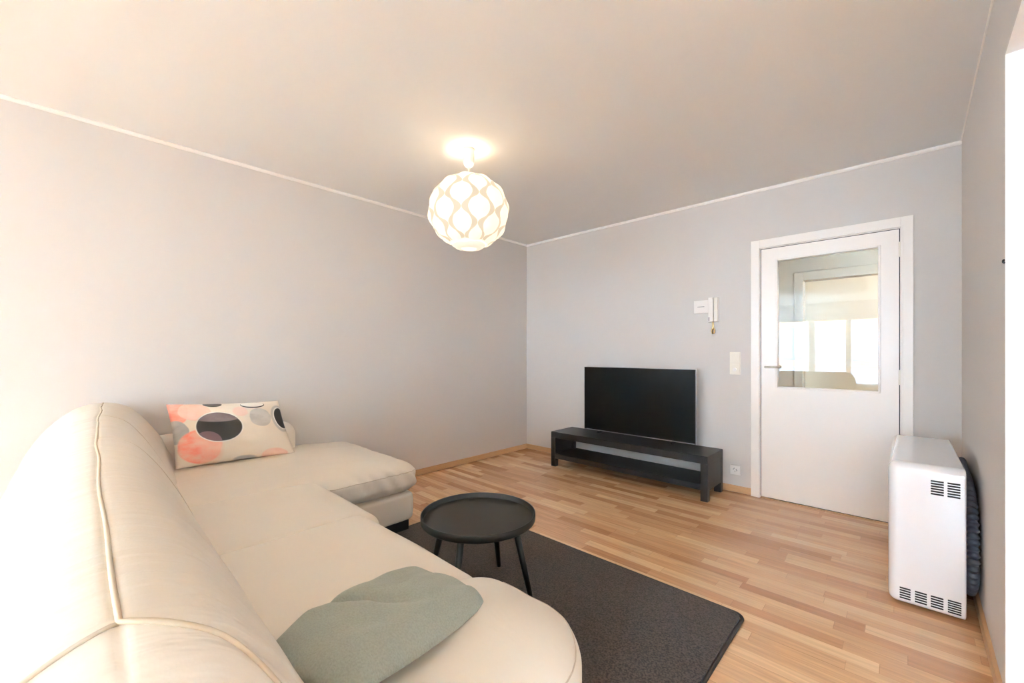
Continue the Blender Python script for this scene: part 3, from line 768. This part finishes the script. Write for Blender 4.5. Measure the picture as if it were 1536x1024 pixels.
sw = empty('light_switch', (-1.04, YB, .996), 'tall cream double switch plate beside the door frame', 'switch')
obj('plate', B(-1.081, -.999, YB-.008, YB-.0005, .997, 1.187, bev=.002), M['cream_plastic'], sw)
obj('rocker', B(-1.071, -1.009, YB-.011, YB-.0075, 1.100, 1.178, bev=.002), M['cream_plastic'], sw)
obj('rocker', B(-1.071, -1.009, YB-.011, YB-.0075, 1.006, 1.086, bev=.002), M['cream_plastic'], sw)
bm = bmesh.new(); tube(bm, [(-1.04, YB-.010, 1.040), (-1.04, YB-.022, 1.040)], .014, 24); obj('dimmer_knob', bm, M['plastic'], sw)
ol = empty('power_outlet', (-1.038, YB, .15), 'white wall socket with three pin holes above the baseboard', 'outlet')
obj('plate', B(-1.077, -.999, YB-.009, YB-.0005, .150, .229, bev=.002), M['plastic'], ol)
for hx, hz_ in ((-1.052, .196), (-1.030, .196), (-1.040, .180), (-1.046, .204), (-1.026, .186)):
    bm = bmesh.new(); tube(bm, [(hx, YB-.006, hz_), (hx, YB-.0098, hz_)], .0032, 10); obj('pin_hole', bm, M['dark'], ol)
hk = bmesh.new()
xx = xr(YO+.01); tube(hk, catmull([(xx+.001, YO+.006, 1.486), (xx-.003, YO+.003, 1.487), (xx-.004, YO+.001, 1.480), (xx+.0, YO+.001, 1.476)], 4), .003, 8)
tag(obj('hook', hk, M['dark'], None, smooth=True), 'tiny dark hook on the outer edge of the right wall', 'hook')

# ================================================================== PENDANT LAMP
lc = Vector((-2.083, 1.782, 2.107))
lamp = empty('pendant_lamp', (lc.x, lc.y, H), 'round white ribbon-patterned pendant lamp glowing below the ceiling', 'lamp')
bm = lathe(bmesh.new(), [(0, 0), (.036, 0), (.037, -.02), (.036, -.085), (.032, -.10), (.022, -.112), (0, -.114)], (lc.x, lc.y, H-.0005), 40)
obj('ceiling_rose', bm, M['plastic'], lamp, smooth=True)
obj('cord', tube(bmesh.new(), [(lc.x, lc.y, H-.113), (lc.x, lc.y, lc.z+.2)], .004, 8), M['plastic'], lamp)
RS = .238
def ribf(th, m=5.0): return .17*sin(m*th)
NR = 14
def lamp_r(ph, th):
    """radius over longitude ph and polar angle th: puffed cells between the ribbons"""
    a = NR/2*ph
    cell = -cos(a)*sin(8*th)
    return RS*(1+.045*cell*sin(th)**.6)
M['shade'] = shade_mat('lamp_shade_lit', srgb(255, 248, 230), .23)
M['ribbon'] = shade_mat('lamp_shade_double_layer', srgb(253, 234, 204), .245, srgb(90, 84, 74), .0)
bm = bmesh.new(); nt_, np_ = 110, 240; th0, th1 = .24, 2.66; rings = []
for i in range(nt_+1):
    th = th0+(th1-th0)*i/nt_
    rings.append([bm.verts.new(lc+Vector((lamp_r(2*pi*k/np_, th)*1.09*sin(th)*cos(2*pi*k/np_), lamp_r(2*pi*k/np_, th)*1.09*sin(th)*sin(2*pi*k/np_), lamp_r(2*pi*k/np_, th)*1.0*cos(th)))) for k in range(np_)])
for i in range(nt_):
    for k in range(np_): bm.faces.new((rings[i][k], rings[i+1][k], rings[i+1][(k+1) % np_], rings[i][(k+1) % np_]))
bmesh.ops.recalc_face_normals(bm, faces=bm.faces[:])
shade = obj('shade', bm, M['shade'], lamp, smooth=True)
# wavy ribbon edges: each a crescent strip lying on the shade
for j in range(NR):
    sgn = 1 if j % 2 else -1
    bm = bmesh.new(); prev = None
    for i in range(141):
        th = .28+(2.62-.28)*i/140
        c0 = 2*pi*(j+.5)/NR+sgn*.135*sin(8*th)
        w = .036+.050*abs(sin(8*th))
        row = []
        for s_ in (-1, -.33, .33, 1):
            ph = c0+s_*w; r = lamp_r(ph, th)+.0022
            row.append(bm.verts.new(lc+Vector((r*1.09*sin(th)*cos(ph), r*1.09*sin(th)*sin(ph), r*cos(th)))))
        if prev:
            for a in range(3): bm.faces.new((prev[a], row[a], row[a+1], prev[a+1]))
        prev = row
    sub('ribbon', bm, M['ribbon'], shade)
# collar at the bottom opening
bm = lathe(bmesh.new(), [(.108, 0), (.104, -.012), (.085, -.026), (.055, -.032), (.05, -.028), (.08, -.02), (.098, -.008)], (lc.x, lc.y, lc.z-.212), 64, close=True)
obj('shade_collar', bm, M['shade'], lamp, smooth=True)
bm = bmesh.new(); bmesh.ops.create_uvsphere(bm, u_segments=20, v_segments=12, radius=.045)
for v in bm.verts: v.co += lc+Vector((0, 0, .02))
mb, ntb, bb = newmat('bulb_glow'); bb.inputs['Emission Color'].default_value = srgb(255, 214, 160); bb.inputs['Emission Strength'].default_value = 12
obj('bulb', bm, mb, lamp, smooth=True)

# ================================================================== LIGHT
def light(name, kind, loc, energy, col, **k):
    l = bpy.data.lights.new(name, kind); l.energy = energy; l.color = col
    for a, v in k.items(): setattr(l, a, v)
    o = bpy.data.objects.new(name, l); o.location = loc; C.objects.link(o); return o
lp = light('lamp_light', 'POINT', (lc.x, lc.y, lc.z+.08), 3.6, (1, .76, .50), shadow_soft_size=.05)
# daylight entering through the rear window and the two added windows
def win_light(name, x0, x1, z0, z1, y, energy, rz):
    o = light(name, 'AREA', ((x0+x1)/2, y, (z0+z1)/2), energy, (.86, .93, 1), shape='RECTANGLE', size=x1-x0, size_y=z1-z0)
    o.rotation_euler = (pi/2, 0, rz); return o
pl1 = win_light('portal_rear', W0, W1, WZ0, WZ1, YR-T-.01, 1, pi); pl1.data.cycles.is_portal = True
pl3 = win_light('portal_far_side', U0, U1, UZ0, UZ1, 0, 1, -pi/2); pl3.location = (XL-T-.01, (U0+U1)/2, (UZ0+UZ1)/2); pl3.data.cycles.is_portal = True
pl2 = win_light('portal_side', V0, V1, VZ0, VZ1, YR-T-.01, 1, pi); pl2.data.cycles.is_portal = True
# unseen point lights added: fill in the adjoining room, then hallway and far room
light('side_room_fill', 'POINT', (1.5, -3.5, 2.25), 12, (.9, .97, 1), shadow_soft_size=.18)
light('hallway_light', 'POINT', (.5, 4.7, 2.2), 2.2, (1, .94, .86), shadow_soft_size=.1)
light('far_room_light', 'POINT', (.2, 6.1, 2.0), 8.5, (1, .96, .93), shadow_soft_size=.15)

w = bpy.data.worlds.new('overcast_sky'); bpy.context.scene.world = w; w.use_nodes = True
bg = w.node_tree.nodes['Background']; bg.inputs[0].default_value = (.605, .93, 1.24, 1); bg.inputs[1].default_value = 46

# ================================================================== CAMERA
cam = bpy.data.cameras.new('camera'); co = bpy.data.objects.new('camera', cam); C.objects.link(co)
f = 620.216
cam.sensor_width = 36; cam.lens = f/1536*36; cam.shift_y = (529.636-512)/1536; cam.clip_start = .02
co.location = (0, 0, 1.17724); co.rotation_euler = (pi/2, 0, .759151)
sc = bpy.context.scene; sc.camera = co
sc.view_settings.view_transform = 'Standard'; sc.view_settings.look = 'None'; sc.view_settings.gamma = 1; sc.view_settings.exposure = 1.66
sc.cycles.max_bounces = 12; sc.cycles.diffuse_bounces = 8; sc.cycles.glossy_bounces = 5; sc.cycles.transmission_bounces = 8; sc.cycles.caustics_reflective = False
sc.cycles.sample_clamp_indirect = 8
